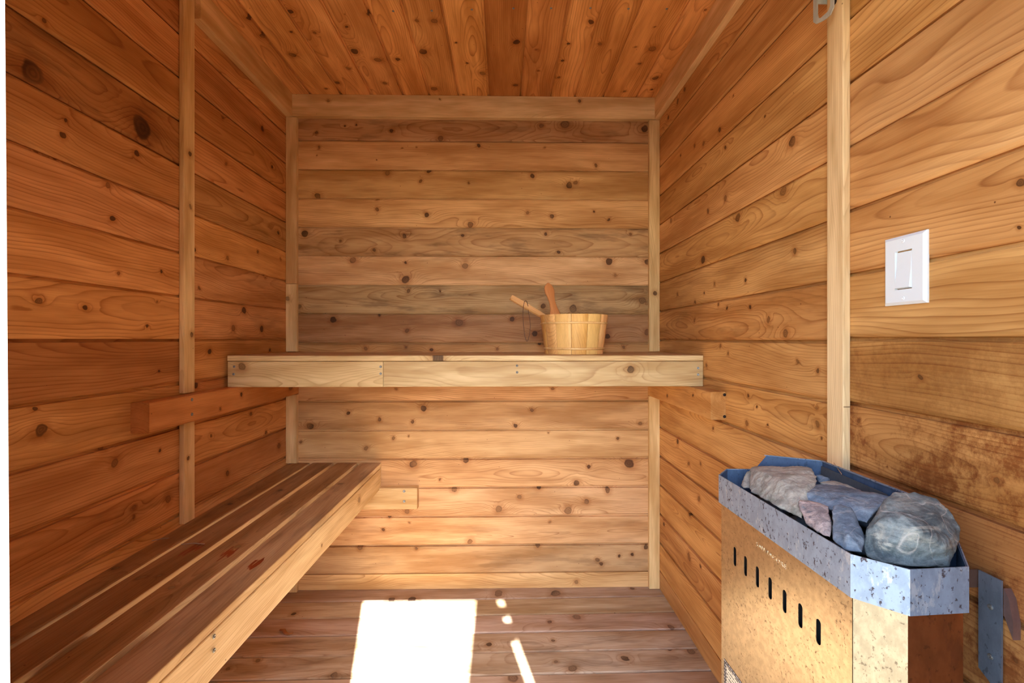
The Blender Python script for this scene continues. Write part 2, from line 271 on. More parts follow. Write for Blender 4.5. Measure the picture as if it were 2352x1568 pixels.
def woodprops(o, tone, w=0.13, spacing=None, seed=None, knots=(), stain=(0, 0), smoky=0.0, grime=(1, 1, 1), flat=None, wet=(0, 0, 0), rnd=random):
    o['tone'] = [float(v) for v in tone]
    o['seed'] = [rnd.uniform(0, 40), rnd.uniform(0, 40), rnd.uniform(0, 40)]
    if flat is None: flat = rnd.random() < 0.6
    yc = rnd.uniform(0.1, 0.9)*w if flat else rnd.choice([-1, 1])*rnd.uniform(0.06, 0.16)+w*.5
    o['ring'] = [yc, rnd.uniform(0.03, 0.09), spacing or rnd.uniform(0.0042, 0.0078)]
    o['fx'] = [float(stain[0]), float(stain[1]), float(smoky)]
    o['grime'] = [float(v) for v in grime]; o['wet'] = [float(v) for v in wet]
    ks = sorted(knots, key=lambda k: -k[2])[:NK]
    for i, k in enumerate(ks): o['k%d' % i] = [float(v) for v in k]
def mul(a, b): return tuple(x*y for x, y in zip(a, b))
def jit(a, s=0.06, rnd=random):
    k = 1+rnd.uniform(-s, s)
    return (a[0]*k, a[1]*k*(1+rnd.uniform(-s, s)*.5), a[2]*k*(1+rnd.uniform(-s, s)*.8))
def box_mesh(x0, x1, y0, y1, z0, z1, mat, name='box'):
    vs = [(x, y, z) for x in (x0, x1) for y in (y0, y1) for z in (z0, z1)]
    fs = [(0, 1, 3, 2), (4, 6, 7, 5), (0, 4, 5, 1), (2, 3, 7, 6), (0, 2, 6, 4), (1, 5, 7, 3)]
    return pydata(name, vs, fs, mat)
def cap_screw(parent, p, n, r=0.0036, mat=None, name='screw'):
    """screw head with a cross recess, axis along n"""
    key = ('screw', round(r, 5), mat.name)
    if key not in _mc:
        bm = bmesh.new(); N = 12; rings = [(r, 0), (r*.96, r*.22), (r*.6, r*.42)]
        vv = [[bm.verts.new((q*math.cos(2*math.pi*i/N), q*math.sin(2*math.pi*i/N), h)) for i in range(N)] for q, h in rings]
        for a in range(2):
            for i in range(N):
                bm.faces.new((vv[a][i], vv[a][(i+1) % N], vv[a+1][(i+1) % N], vv[a+1][i]))
        c = bm.verts.new((0, 0, r*.18))
        for i in range(N): bm.faces.new((vv[2][i], vv[2][(i+1) % N], c))
        me = bpy.data.meshes.new('screw'); bm.to_mesh(me); bm.free(); me.materials.append(mat); _mc[key] = me
    n = Vector(n).normalized()
    mw = Matrix.Translation(Vector(p)) @ n.to_track_quat('Z', 'Y').to_matrix().to_4x4()
    o = link(name, _mc[key]); o.parent = parent
    # parts are given in world space: undo the parent's own placement
    par = Matrix.Identity(4); q = parent
    while q is not None: par = q.matrix_basis @ par; q = q.parent
    o.matrix_basis = par.inverted() @ mw
    return o

M_SCREW = plain('zinc_screw', (150, 155, 155), 0.35, 0.8)
M_DARK = plain('framing_timber', (120, 90, 60), 0.9)
M_WHITE = plain('white_paint', (232, 230, 222), 0.45)
M_GROUND = plain('unseen_ground', (118, 110, 98), 0.9)  # tone picked for the light it bounces indoors

XL, XR, YB, YF, ZC, H0 = -0.962, 0.7025, 2.09, 0.209, 2.2, 1.12

# ---------------------------------------------------------------- albedo of the boards
A_BACK = lin((222, 177, 126))
A_LEFT = lin((216, 157, 98))
A_RIGHT = lin((216, 165, 103))
A_CEIL = lin((234, 172, 104))
A_TRIM = lin((238, 208, 154))
A_FLOOR = lin((184, 162, 138))
A_BENCH = lin((226, 198, 150))

# ---------------------------------------------------------------- setting: backing of each surface
wall_back = link('wall_back', box_mesh(XL-.09, XR+.09, YB+.0181, YB+.09, -.1, 2.3, M_DARK)); tag(wall_back, kind='structure')
wall_left = link('wall_left', box_mesh(XL-.09, XL-.0181, .07, YB+.018, -.1, 2.3, M_DARK)); tag(wall_left, kind='structure')
wall_right = link('wall_right', box_mesh(XR+.0181, XR+.09, .07, YB+.018, -.1, 2.3, M_DARK)); tag(wall_right, kind='structure')
ceiling = link('ceiling', box_mesh(XL-.018, XR+.018, .07, YB+.018, ZC+.0181, ZC+.09, M_DARK)); tag(ceiling, kind='structure')
floor = link('floor', box_mesh(XL-.018, XR+.018, .07, YB+.018, -.09, -.0181, M_DARK)); tag(floor, kind='structure')
ground = link('ground', box_mesh(-12, 12, -14, .069, -.34, -.14, M_GROUND)); tag(ground, kind='structure')  # unseen ground outside, added to bounce daylight through the doorway

def pick(K, a0, a1, b0, b1, conv):
    return [conv(k) for k in K if a0-.004 < k[0] < a1+.004 and b0 <= k[1] < b1]

def wall_planks(parent, side, a0, a1, base, pitch, K, mat, albedo, mults, smoky=None, spacing=None, stain=None, seed=1):
    rnd = random.Random(seed)
    i0 = -math.ceil(base/pitch)
    for i in range(i0, 40):
        lo = base + pitch*i; hi = lo+pitch
        if lo >= ZC: break
        z0, z1 = max(lo, 0.0), min(hi, ZC)
        if z1-z0 < .004: continue
        cut = lo < 0 or hi > ZC
        dpt = rnd.uniform(-.0007, .0007)
        L = a1-a0
        if side == 'back':
            mw = frame((a0, YB+dpt, z0), (1, 0, 0), (0, 0, 1)); conv = lambda k: (k[0]-a0, k[1]-z0, k[2])
        elif side == 'left':
            mw = frame((XL+dpt, a0, z0), (0, 1, 0), (0, 0, 1)); conv = lambda k: (k[0]-a0, k[1]-z0, k[2])
        else:
            mw = frame((XR-dpt, a1, z0), (0, -1, 0), (0, 0, 1)); conv = lambda k: (a1-k[0], k[1]-z0, k[2])
        o = link('plank', tg_mesh(L, z1-z0, mat, cut), parent, mw)
        j = i-i0
        mm = mults.get(i, (1, 1, 1))
        woodprops(o, mul(jit(albedo, .09, rnd), mm), knots=[(a, b, c*(1.35 if c >= .016 and side == 'left' else .86)) for a, b, c in pick(K, a0, a1, z0, z1, conv)], rnd=rnd,
                  smoky=(smoky or {}).get(i, 0.0), spacing=(spacing or {}).get(i), stain=(stain or {}).get(i, (0, 0)))

# rows are numbered up from the joint at eye height (row -1 lies just below it)
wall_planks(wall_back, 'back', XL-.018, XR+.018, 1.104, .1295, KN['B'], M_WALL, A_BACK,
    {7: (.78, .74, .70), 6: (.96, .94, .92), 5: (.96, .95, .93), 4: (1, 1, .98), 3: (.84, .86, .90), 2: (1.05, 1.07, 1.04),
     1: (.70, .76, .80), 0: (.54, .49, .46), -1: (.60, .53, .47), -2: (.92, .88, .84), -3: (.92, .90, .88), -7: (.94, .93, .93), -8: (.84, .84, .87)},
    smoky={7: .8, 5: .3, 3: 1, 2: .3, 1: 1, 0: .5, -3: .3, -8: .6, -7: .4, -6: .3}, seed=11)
wall_planks(wall_left, 'left', YF-.005, 1.418, 1.121, .13, KN['LA'], M_CLEAR, A_LEFT,
    {7: (.66, .56, .50), 6: (.95, .9, .85), 5: (.85, .80, .75), 4: (.68, .62, .56), 3: (.95, .93, .9), 2: (1, 1, 1), 1: (1.02, 1, .98), 0: (1, .97, .93),
     -1: (.72, .62, .54), -2: (.9, .86, .8), -3: (.88, .84, .78), -4: (.9, .84, .8)},
    smoky={4: .8, 3: .4, -2: .4, -4: .7}, spacing={-1: .0062, 1: .0075, 5: .007}, seed=21)
wall_planks(wall_left, 'left', 1.418, YB+.018, 1.121, .13, KN['LB'], M_CLEAR, A_LEFT,
    {6: (.8, .74, .68), 5: (.9, .86, .8), 4: (.92, .9, .86), 3: (.86, .86, .88), 2: (1.12, 1.14, 1.1), 1: (1.04, 1.06, 1.04), 0: (1.05, 1.05, 1.03), -1: (.84, .78, .7),
     -2: (1, .92, .84), -3: (1.05, .98, .9), -4: (.8, .72, .62)},
    smoky={3: .4, 1: .5, 0: .5}, seed=22)
wall_planks(wall_right, 'right', .949, YB+.018, 1.118, .13, KN['RB'], M_WALL, A_RIGHT,
    {7: (.9, .86, .82), 6: (.95, .92, .88), 5: (.95, .92, .88), 4: (.98, .96, .92), 3: (1, 1, .95), 2: (1.02, 1.04, 1.0), 1: (.96, .95, .93), 0: (.98, .95, .9),
     -1: (.98, .94, .88), -2: (.95, .9, .84)}, smoky={0: .6, 1: .3, -2: .4}, seed=31)
wall_planks(wall_right, 'right', YF-.005, .949, 1.124, .13, KN['RA'], M_CLEAR, A_RIGHT,
    {6: (.85, .8, .75), 5: (1.02, 1.02, 1), 4: (1, 1, .98), 3: (1.03, 1.04, 1.02), 2: (1, .95, .9), 1: (1, .96, .9), 0: (1, .97, .92), -1: (.84, .76, .66),
     -2: (.80, .66, .53), -3: (.60, .46, .36), -4: (.62, .50, .42), -5: (.62, .50, .42)},
    spacing={0: .009, 1: .008, 2: .010, 3: .0085, 4: .0095, 5: .010, 6: .009, -1: .0065, -2: .0045, -3: .005},
    stain={-1: (.42, .4), -2: (.48, .9), -3: (.74, .9), -4: (.74, .9), -5: (.74, .8)}, seed=33)

# ceiling boards run towards the back
CJ = [-.98, -.848, -.713, -.580, -.441, -.325, -.196, -.063, .079, .213, .321, .448, .597, .7205]
CM = {6: (1.05, 1.04, 1), 7: (.66, .52, .42), 8: (.84, .72, .62), 9: (1.0, .94, .88), 10: (.92, .82, .74), 11: (.98, .9, .82), 12: (.98, .92, .86), 5: (.9, .84, .78), 4: (.98, .94, .9)}
rnd = random.Random(41)
for i in range(len(CJ)-1):
    x0, x1 = CJ[i], CJ[i+1]
    mw = frame((x0, .07, ZC+rnd.uniform(-.0008, .0008)), (0, 1, 0), (1, 0, 0))
    o = link('plank', tg_mesh(YB+.018-.07, x1-x0, M_WALL), ceiling, mw)
    woodprops(o, mul(jit(A_CEIL, .05, rnd), CM.get(i, (1, 1, 1))), rnd=rnd, smoky=.3 if i in (1, 8) else 0,
              knots=[(k[0]-.07, k[1]-x0, k[2]*.7) for k in KN['C'] if x0 <= k[1] < x1])
for x, y in ((-.362, 1.534), (-.235, 1.53), (-.103, 1.522), (.033, 1.514), (.156, 1.511), (.284, 1.508), (.409, 1.509), (.534, 1.507)):
    cap_screw(ceiling, (x, y, ZC-.0005), (0, 0, -1), .004, M_SCREW)

# floor boards run across, very slightly out of square
rnd = random.Random(51)
FJ = [2.124, 2.008, 1.891, 1.777, 1.665, 1.552]
while FJ[-1] > .09: FJ.append(FJ[-1]-.113)
sl = .011
for i in range(len(FJ)-1):
    y1, y0 = FJ[i], FJ[i+1]
    xs = XL-.012; L = XR-XL+.024
    o = link('plank', tg_mesh(L, y1-y0, M_FLOOR, ch=.0045), floor, frame((xs, y0+sl*(xs+.15), 0+rnd.uniform(-.0015, 0)), (1, sl, 0), (-sl, 1, 0)))
    kk = [(k[0]-xs, k[1]-y0-sl*(k[0]+.15), k[2]) for k in KN['F'] if y0 <= k[1]-sl*(k[0]+.15) < y1]
    woodprops(o, jit(A_FLOOR, .07, rnd), rnd=rnd, smoky=rnd.uniform(.3, .8), knots=kk)

# ---------------------------------------------------------------- front wall, doorway and open door (behind the camera)
bm = bmesh.new()
def addbox(bm, x0, x1, y0, y1, z0, z1):
    vs = [bm.verts.new((x, y, z)) for x in (x0, x1) for y in (y0, y1) for z in (z0, z1)]
    for f in ((0, 1, 3, 2), (4, 6, 7, 5), (0, 4, 5, 1), (2, 3, 7, 6), (0, 2, 6, 4), (1, 5, 7, 3)):
        bm.faces.new([vs[i] for i in f])
def finish(bm, name, mat):
    me = bpy.data.meshes.new(name); bmesh.ops.recalc_face_normals(bm, faces=bm.faces); bm.to_mesh(me); bm.free(); me.materials.append(mat); return me
addbox(bm, XL-.09, -.243, .07, YF-.018, -.1, 2.3)
addbox(bm, .424, XR+.09, .07, YF-.018, -.1, 2.3)
addbox(bm, -.243, .424, .07, YF-.018, 1.92, 2.3)
addbox(bm, -.243, .424, .07, YF-.018, -.1, -.018)
wall_front = link('wall_front', finish(bm, 'wall_front', M_DARK)); tag(wall_front, kind='structure')
rnd = random.Random(61)
for i in range(-9, 9):
    z0 = max(0, 1.121+.13*i); z1 = min(ZC, 1.121+.13*(i+1))
    for a, b in (((XL-.018, -.243), (.424, XR+.018)) if z0 < 1.9 else ((XL-.018, XR+.018),)):
        if z1-z0 < .01: continue
        if z0 < 1.92 < z1 and a > 0: pass
        o = link('plank', tg_mesh(b-a, z1-z0, M_CLEAR, True), wall_front, frame((b, YF-.0185, z0), (-1, 0, 0), (0, 0, 1)) @ Matrix.Translation((0, 0, 0)))
        woodprops(o, jit(A_LEFT, .06, rnd), rnd=rnd)
door = empty('door_1', (0.379, .06, 0), kind='structure')
bm = bmesh.new()
addbox(bm, -.243, -.2188, .07, YF, -.018, 1.92)
for v in bm.verts:
    if v.co.x > -.23: v.co.x += -(v.co.z-1.12)*.0075
jl = link('jamb', finish(bm, 'jamb', M_WHITE), door); jl.matrix_basis = door.matrix_basis.inverted()
bm = bmesh.new(); addbox(bm, .400, .424, .07, YF, -.018, 1.92)
jr = link('jamb', finish(bm, 'jamb', M_WHITE), door); jr.matrix_basis = door.matrix_basis.inverted()
bm = bmesh.new(); addbox(bm, -.243, .424, .07, YF, 1.90, 1.92)
jh = link('head_jamb', finish(bm, 'head_jamb', M_WHITE), door); jh.matrix_basis = door.matrix_basis.inverted()
# the leaf stands open, square to the wall; boards on a frame
bm = bmesh.new(); addbox(bm, -.075, -.018, -.61, 0, .02, 1.912)
leaf = link('door_leaf', finish(bm, 'door_leaf', M_DARK), door)
rnd = random.Random(71)
for i in range(5):
    o = link('plank', board_mesh(1.892, .1215, .018, M_CLEAR), leaf, frame((-.075, -.122*i-.0005, .02), (0, 0, 1), (0, -1, 0)))
    woodprops(o, jit(A_LEFT, .06, rnd), rnd=rnd)
    o = link('plank', board_mesh(1.892, .1215, .018, M_CLEAR), leaf, frame((-.018, -.122*(i+1)+.0005, .02), (0, 0, 1), (0, 1, 0)))
    woodprops(o, jit(A_LEFT, .06, rnd), rnd=rnd)
for z0, z1 in ((1.657, 1.745), (1.805, 1.855), (.95, 1.04), (.2, .29)):
    bm = bmesh.new(); addbox(bm, -.004, .022, -.02, .012, z0, z1)
    bmesh.ops.create_cone(bm, segments=10, radius1=.006, radius2=.006, depth=z1-z0, cap_ends=True, matrix=Matrix.Translation((.006, .002, (z0+z1)/2)))
    link('hinge', finish(bm, 'hinge', M_SCREW), door)

# ---------------------------------------------------------------- trims
TN = [0]
def trim(L, w, t, org, ax, ay, tone=A_TRIM, knots=(), mult=(1, 1, 1), flat=False, seed=None):
    TN[0] += 1
    o = link('trim_%d' % TN[0], board_mesh(L, w, t, M_TRIM, .0022), None, frame(org, ax, ay)); tag(o, kind='structure')
    woodprops(o, mul(jit(tone, .04), mult), w=w, knots=knots, spacing=random.uniform(.003, .0045), flat=flat)
    return o
UP, RT, DP = (0, 0, 1), (1, 0, 0), (0, 1, 0)
# along the back wall top and along both side walls
trim(1.612, .096, .030, (-.929, YB-.030, 2.104), RT, UP, knots=[(.157, .066, .007), (.648, .079, .004), (1.27, .077, .009)], mult=(1.0, .98, .93))
trim(YB-1.4425, .096, .033, (XL+.033, 1.4425, 2.104), DP, UP, mult=(.95, .88, .80))
trim(YB-YF, .096, .026, (XR-.026, YB, 2.104), (0, -1, 0), UP, mult=(.98, .92, .84))
# corner battens
trim(2.102-1.366, .048, .020, (XL+.048, YB-.020, 1.366), UP, (-1, 0, 0), mult=(.92, .88, .82))
trim(1.3645-1.066, .048, .020, (XL+.048, YB-.020, 1.066), UP, (-1, 0, 0), knots=[(.235, .042, .012)])
trim(.874-.572, .048, .020, (XL+.048, YB-.020, .572), UP, (-1, 0, 0), mult=(.9, .84, .8))
trim(.368, .048, .020, (XL+.048, YB-.020, .001), UP, (-1, 0, 0))
trim(2.102-1.066, .0475, .020, (XR, YB-.020, 1.066), UP, (-1, 0, 0), knots=[(.26, .02, .011)], mult=(.98, .95, .9))
trim(.863, .0475, .020, (XR, YB-.020, .001), UP, (-1, 0, 0), mult=(.98, .95, .9))
# mid battens
trim(2.199-.960, .048, .016, (XL+.016, 1.442, .960), UP, (0, -1, 0), knots=[(.72, .022, .009), (.56, .02, .007), (.175, .012, .008)], mult=(.98, .94, .88))
trim(.874-.572, .048, .016, (XL+.016, 1.442, .572), UP, (0, -1, 0), knots=[(.19, .03, .006)], mult=(.98, .92, .86))
trim(2.102-.001, .048, .016, (XR-.016, .925, .001), UP, (0, 1, 0), mult=(1.04, 1.04, 1.04))

# ---------------------------------------------------------------- support beams (2x4 on edge, lag screwed)
def beam(org, L, w, t, ax, ay, label, group, tone, knots=(), flat=None):
    o = link('support_beam', board_mesh(L, w, t, M_BENCH, .003), None, frame(org, ax, ay))
    tag(o, label, 'beam', group)
    woodprops(o, tone, w=w, knots=knots, spacing=.0038, flat=flat)
    return o
bl = beam((XL+.048, 1.216, .877), YB-1.216, .079, .048, DP, UP, 'reddish timber bearer jutting forward under the left end of the upper bench', 'bench bearers', mul(A_LEFT, (.9, .74, .62)),
          knots=[(.42, .05, .008), (.30, .018, .006), (.80, .04, .02)], flat=False)
br = beam((XR-.048, YB, .866), YB-1.453, .088, .048, (0, -1, 0), UP, 'pale orange timber bearer under the right end of the upper bench', 'bench bearers', mul(A_RIGHT, (1.02, 1, .95)),
          knots=[(.25, .03, .008), (.5, .06, .006)])
for z in (.943, .900): cap_screw(bl, (XL+.048, 1.38, z), (1, 0, 0), .005, M_SCREW)
M_RUST = plain('rusty_screw', (45, 28, 20), 0.8, 0.3)
for z in (.945, .876): cap_screw(br, (XR-.004, 1.4525, z), (0, -1, 0), .005, M_RUST)
bc = beam((XL, YB-.040, .372), .583, .094, .040, RT, UP, 'short pale timber cleat on the back wall carrying the lower bench', 'bench bearers', mul(A_BENCH, (1, .96, .9)), knots=[(.2, .02, .01)])
for z in (.452, .408): cap_screw(bc, (-.436, YB-.0402, z), (0, -1, 0), .006, M_SCREW)

# ---------------------------------------------------------------- upper bench
ub = empty('sauna_bench', (-.124, 1.85, 0), label='upper sauna bench of pale boards spanning the back wall, wooden bucket on it', cat='bench')
ui = ub.matrix_basis.inverted()
def part(name, me, parent, mw, **k):
    o = link(name, me, parent, mw)
    if k: woodprops(o, **k)
    return o
GU = (.80, .66, .56)
for i in range(4):
    y0 = 1.615+.1075*i
    part('slat', board_mesh(1.650, .094, .0195, M_BENCH, .0025), ub, ui @ frame((-.949, y0, 1.064), RT, DP),
         tone=mul(A_BENCH, (.97, .96, .92)), w=.094, grime=GU, knots=[(.72, .0, .02)] if i == 0 else (), smoky=.3)
fa = part('front_board', board_mesh(.532, .088, .035, M_BENCH, .002), ub, ui @ frame((-.949, 1.617, .955), RT, UP), tone=mul(A_BENCH, (.88, .86, .80)), w=.088,
          knots=[(.047, .071, .014)], flat=True)
fb = part('front_board', board_mesh(1.1165, .088, .035, M_BENCH, .002), ub, ui @ frame((-.4155, 1.617, .955), RT, UP), tone=mul(A_BENCH, (.86, .86, .84)), w=.088,
          knots=[(.8605, .058, .015)], flat=True)
for x, z in ((-.425, 1.025), (-.425, 1.001), (-.927, 1.026), (-.929, 1.0)): cap_screw(fa, (x, 1.6168, z), (0, -1, 0), .0045, M_SCREW)
for x, z in ((.048, 1.028), (.048, 1.005), (.684, 1.019), (.684, .996)): cap_screw(fb, (x, 1.6168, z), (0, -1, 0), .0045, M_SCREW)
for x in (-.949, -.442, .03, .663):
    part('joist', board_mesh(.41, .087, .037, M_BENCH, .002), ub, ui @ frame((x+.037, 1.653, .956), DP, UP), tone=A_BENCH, w=.087)

# ---------------------------------------------------------------- lower bench (slightly out of square with the wall)
SK = -.021
lb = empty('sauna_bench', (-.5625, 1.15, 0), rz=SK, label='lower sauna bench with four worn brown slats along the left wall', cat='bench')
ly0, ly1 = .235-1.15, 2.078-1.15
GL = (.40, .27, .205)
wets = {3: (.08, .045, .05), 2: (.06, .03, .04), 1: (-.0, 0, 0)}
for i in range(4):
    x1 = -.1075*i; wdt = .0912
    gm = [(.70, .58, .55), (.56, .40, .32), (.54, .39, .31), (.52, .36, .28)][i]  # front slat comes first, a grey sheen is put into its tone
    if i < 3:
        me = board_mesh(ly1-ly0, wdt, .021, M_BENCH, .0025)
        # local x along +Y, local y towards +X is impossible with z up, so run the board towards -Y
        mw = frame((x1-wdt, ly1, .57), (0, -1, 0), (1, 0, 0))
    else:
        c = .0025; t = .021; pf = lambda w0: [(w0, -t), (w0, -c), (w0+c, 0), (.094-c, 0), (.094, -c), (.094, -t)]
        a, b = pf(.004), pf(.050); n = 6; L = ly1-ly0
        vs = [(0, y, z) for y, z in a]+[(L, y, z) for y, z in b]
        fs = [tuple(range(n)), tuple(range(2*n-1, n-1, -1))]+[(k, n+k, n+(k+1) % n, (k+1) % n) for k in range(n)]
        me = pydata('slat', vs, fs, M_BENCH); mw = frame((x1-wdt, ly1, .57), (0, -1, 0), (1, 0, 0))
    wet = {0: (.93, .050, .020), 1: (.875, .055, .020), 2: (.845, .050, .026)}.get(i, (0, 0, 0))
    part('slat', me, lb, mw, tone=jit(A_BENCH, .04), w=.094, grime=gm, smoky=.7, wet=wet,
         knots=[(random.uniform(.1, 1.7), random.uniform(.01, .085), random.uniform(.005, .009)) for _ in range(4)])
ff = part('front_board', board_mesh(ly1-ly0, .089, .035, M_BENCH, .002), lb, frame((-.0015, ly0, .457), (0, 1, 0), UP), tone=A_BENCH, w=.089, flat=False,
          knots=[(.62, .02, .008), (1.55, .05, .012), (1.2, .03, .005)])
for z in (.538, .511): cap_screw(ff, (-.5665, .92, z), (1, 0, 0), .0045, M_SCREW)
for y0, y1 in ((.78, .90), (1.525, 1.56), (2.02, 2.057), (.27, .305)):
    part('joist', board_mesh(.353, .091, y1-y0, M_BENCH, .002), lb, frame((-.392, y0-1.15, .457), RT, UP), tone=A_BENCH, w=.09)
nb = beam((XL, .268, .366), .39, .09, .036, RT, UP, 'timber cleat carrying the near end of the lower bench', 'bench bearers', A_BENCH)

# twigs on the lower bench, leaf on the floor
M_TWIG = plain('dry_twig', (170, 140, 120), .8)
def tube(name, pts, r, mat, seg=8, parent=None, closed=False):
    cu = bpy.data.curves.new(name, 'CURVE'); cu.dimensions = '3D'; cu.bevel_depth = r; cu.bevel_resolution = max(1, seg//4)
    sp = cu.splines.new('NURBS' if len(pts) > 3 else 'POLY'); sp.points.add(len(pts)-1)
    for p, q in zip(sp.points, pts): p.co = (*q, 1)
    if len(pts) > 3: sp.use_endpoint_u = not closed; sp.order_u = 3
    sp.use_cyclic_u = closed; cu.use_fill_caps = True
    tmp = bpy.data.objects.new(name, cu); C.objects.link(tmp)
    dg = bpy.context.evaluated_depsgraph_get(); me = bpy.data.meshes.new_from_object(tmp.evaluated_get(dg))
    C.objects.unlink(tmp); bpy.data.objects.remove(tmp); bpy.data.curves.remove(cu)
    me.materials.clear(); me.materials.append(mat)
    for p in me.polygons: p.use_smooth = True
    return link(name, me, parent)
def at_base(o, p):
    o.data.transform(Matrix.Translation(-Vector(p))); o.location = p; return o
a = at_base(tube('twig', [(-.957, 1.282, .5715), (-.94, 1.292, .5725), (-.924, 1.300, .5715)], .0012, M_TWIG), (-.94, 1.29, .5702))
tag(a, 'thin curved pinkish twig on the wall side slat of the lower bench', 'twig')
a = at_base(tube('twig', [(-.862, 1.259, .5715), (-.83, 1.262, .573), (-.801, 1.260, .5715)], .0013, M_TWIG), (-.83, 1.26, .5702))
tag(a, 'thin straight twig lying across the second slat gap of the lower bench', 'twig')
M_LEAF = plain('dry_leaf', (150, 96, 52), .8)
lp = [(-.47, 1.800), (-.455, 1.797), (-.44, 1.782), (-.425, 1.776), (-.41, 1.779)]
vs, fs = [], []
for i, (x, y) in enumerate(lp):
    wdd = (.004, .009, .008, .007, .002)[i]
    for s, z in ((-1, .004), (0, .009-.002*(i % 2)), (1, .003)): vs.append((x+s*wdd*.3, y+s*wdd, z+(.004 if i == 1 else 0)))
for i in range(4):
    for j in range(2): fs.append((3*i+j, 3*i+j+1, 3*i+j+4, 3*i+j+3))
LX = -.8+.0
me = pydata('dry_leaf', [(x-(-.44), y-1.79, z) for x, y, z in vs], fs, M_LEAF, True)
o = link('dry_leaf', me); o.location = (-.827, 1.787, .0005)
tag(o, 'small curled dry brown leaf on the floor boards under the lower bench', 'leaf')
o.modifiers.new('t', 'SOLIDIFY').thickness = .0008

# ---------------------------------------------------------------- bucket and ladles
M_PINE = wood_material('bucket_pine', knots=0, pins=0, contrast=.8, rough=.45, spec=.4)
BX, BY, BZ = .274, 1.80, 1.0645
bk = empty('bucket', (BX, BY, BZ), rz=R(8), label='pale pine stave bucket with two wooden hoops on the upper bench', cat='bucket')
NS = 13; rb, rt, hh, th = .112, .131, .148, .012
for s in range(NS):
    a0 = 2*math.pi*s/NS+.006; a1 = 2*math.pi*(s+1)/NS-.006
    vs, fs = [], []; nA, nZ = 6, 4
    for r_in in (0, 1):
        for iz in range(nZ+1):
            f = iz/nZ; z = hh*f; rr = rb+(rt-rb)*f-(th if r_in else 0)
            for ia in range(nA+1):
                a = a0+(a1-a0)*ia/nA
                e = .0012 if (ia in (0, nA) and not r_in) else 0
                vs.append(((rr-e)*math.cos(a), (rr-e)*math.sin(a), z))
    W = nA+1; off = W*(nZ+1)
    for iz in range(nZ):
        for ia in range(nA):
            p = iz*W+ia
            fs.append((p, p+1, p+W+1, p+W)); fs.append((off+p, off+p+W, off+p+W+1, off+p+1))
    for ia in range(nA):
        fs.append((ia, off+ia, off+ia+1, ia+1)); p = nZ*W+ia; fs.append((p, p+1, off+p+1, off+p))
    for iz in range(nZ):
        p = iz*W; fs.append((p, p+W, off+p+W, off+p)); p = iz*W+nA; fs.append((p, off+p, off+p+W, p+W))
    # mesh axes turned so that the grain runs up the stave
    am = (a0+a1)/2
    mw = frame((0, 0, 0), (0, 0, 1), (math.cos(am), math.sin(am), 0))
    me = pydata('stave', [mw.inverted() @ Vector(v) for v in vs], fs, M_PINE)
    o = link('stave', me, bk, mw)
    woodprops(o, mul(jit(lin((240, 196, 128)), .10), (1, .97, .9) if s % 3 else (.9, .8, .62)), w=.05, spacing=.003, flat=False)
def hoop(z, h, rad):
    vs, fs = [], []; N = 64; pr = [(-.001, 0), (.0022, .001), (.0035, h*.35), (.0035, h*.65), (.0022, h-.001), (-.001, h)]
    for i in range(N):
        a = 2*math.pi*i/N
        for dr, dz in pr: vs.append(((rad(z+dz)+dr)*math.cos(a), (rad(z+dz)+dr)*math.sin(a), z+dz))
    n = len(pr)
    for i in range(N):
        for j in range(n): fs.append((i*n+j, ((i+1) % N)*n+j, ((i+1) % N)*n+(j+1) % n, i*n+(j+1) % n))
    o = link('hoop', pydata('hoop', vs, fs, M_PINE, True), bk); woodprops(o, lin((236, 196, 132)), spacing=.004, flat=False)
rad = lambda z: rb+(rt-rb)*z/hh
hoop(.112, .008, rad); hoop(.016, .009, rad)
bm = bmesh.new(); bmesh.ops.create_cone(bm, segments=48, radius1=.1, radius2=.1, depth=.01, cap_ends=True, matrix=Matrix.Translation((0, 0, .012)))
o = link('bucket_base', finish(bm, 'bucket_base', M_PINE), bk); woodprops(o, lin((225, 185, 120)))

def strip_solid(name, outline_l, outline_r, t, mat):
    """flat bar with varying width: two lists of (x,y) edges, eased thickness t along z"""
    n = len(outline_l); vs = []; fs = []
    for (xl, yl), (xr, yr) in zip(outline_l, outline_r):
        cx, cy = (xl+xr)/2, (yl+yr)/2
        for k, z in ((1, -t*.25), (.82, -t/2), (-.82, -t/2), (-1, -t*.25), (-1, t*.25), (-.82, t/2), (.82, t/2), (1, t*.25)):
            vs.append((cx+(xr-cx)*k, cy+(yr-cy)*k, z))
    for i in range(n-1):
        for j in range(8): fs.append((8*i+j, 8*i+(j+1) % 8, 8*(i+1)+(j+1) % 8, 8*(i+1)+j))
    fs.append(tuple(range(8))); fs.append(tuple(range(8*n-1, 8*n-9, -1)))
    return pydata(name, vs, fs, mat, False)
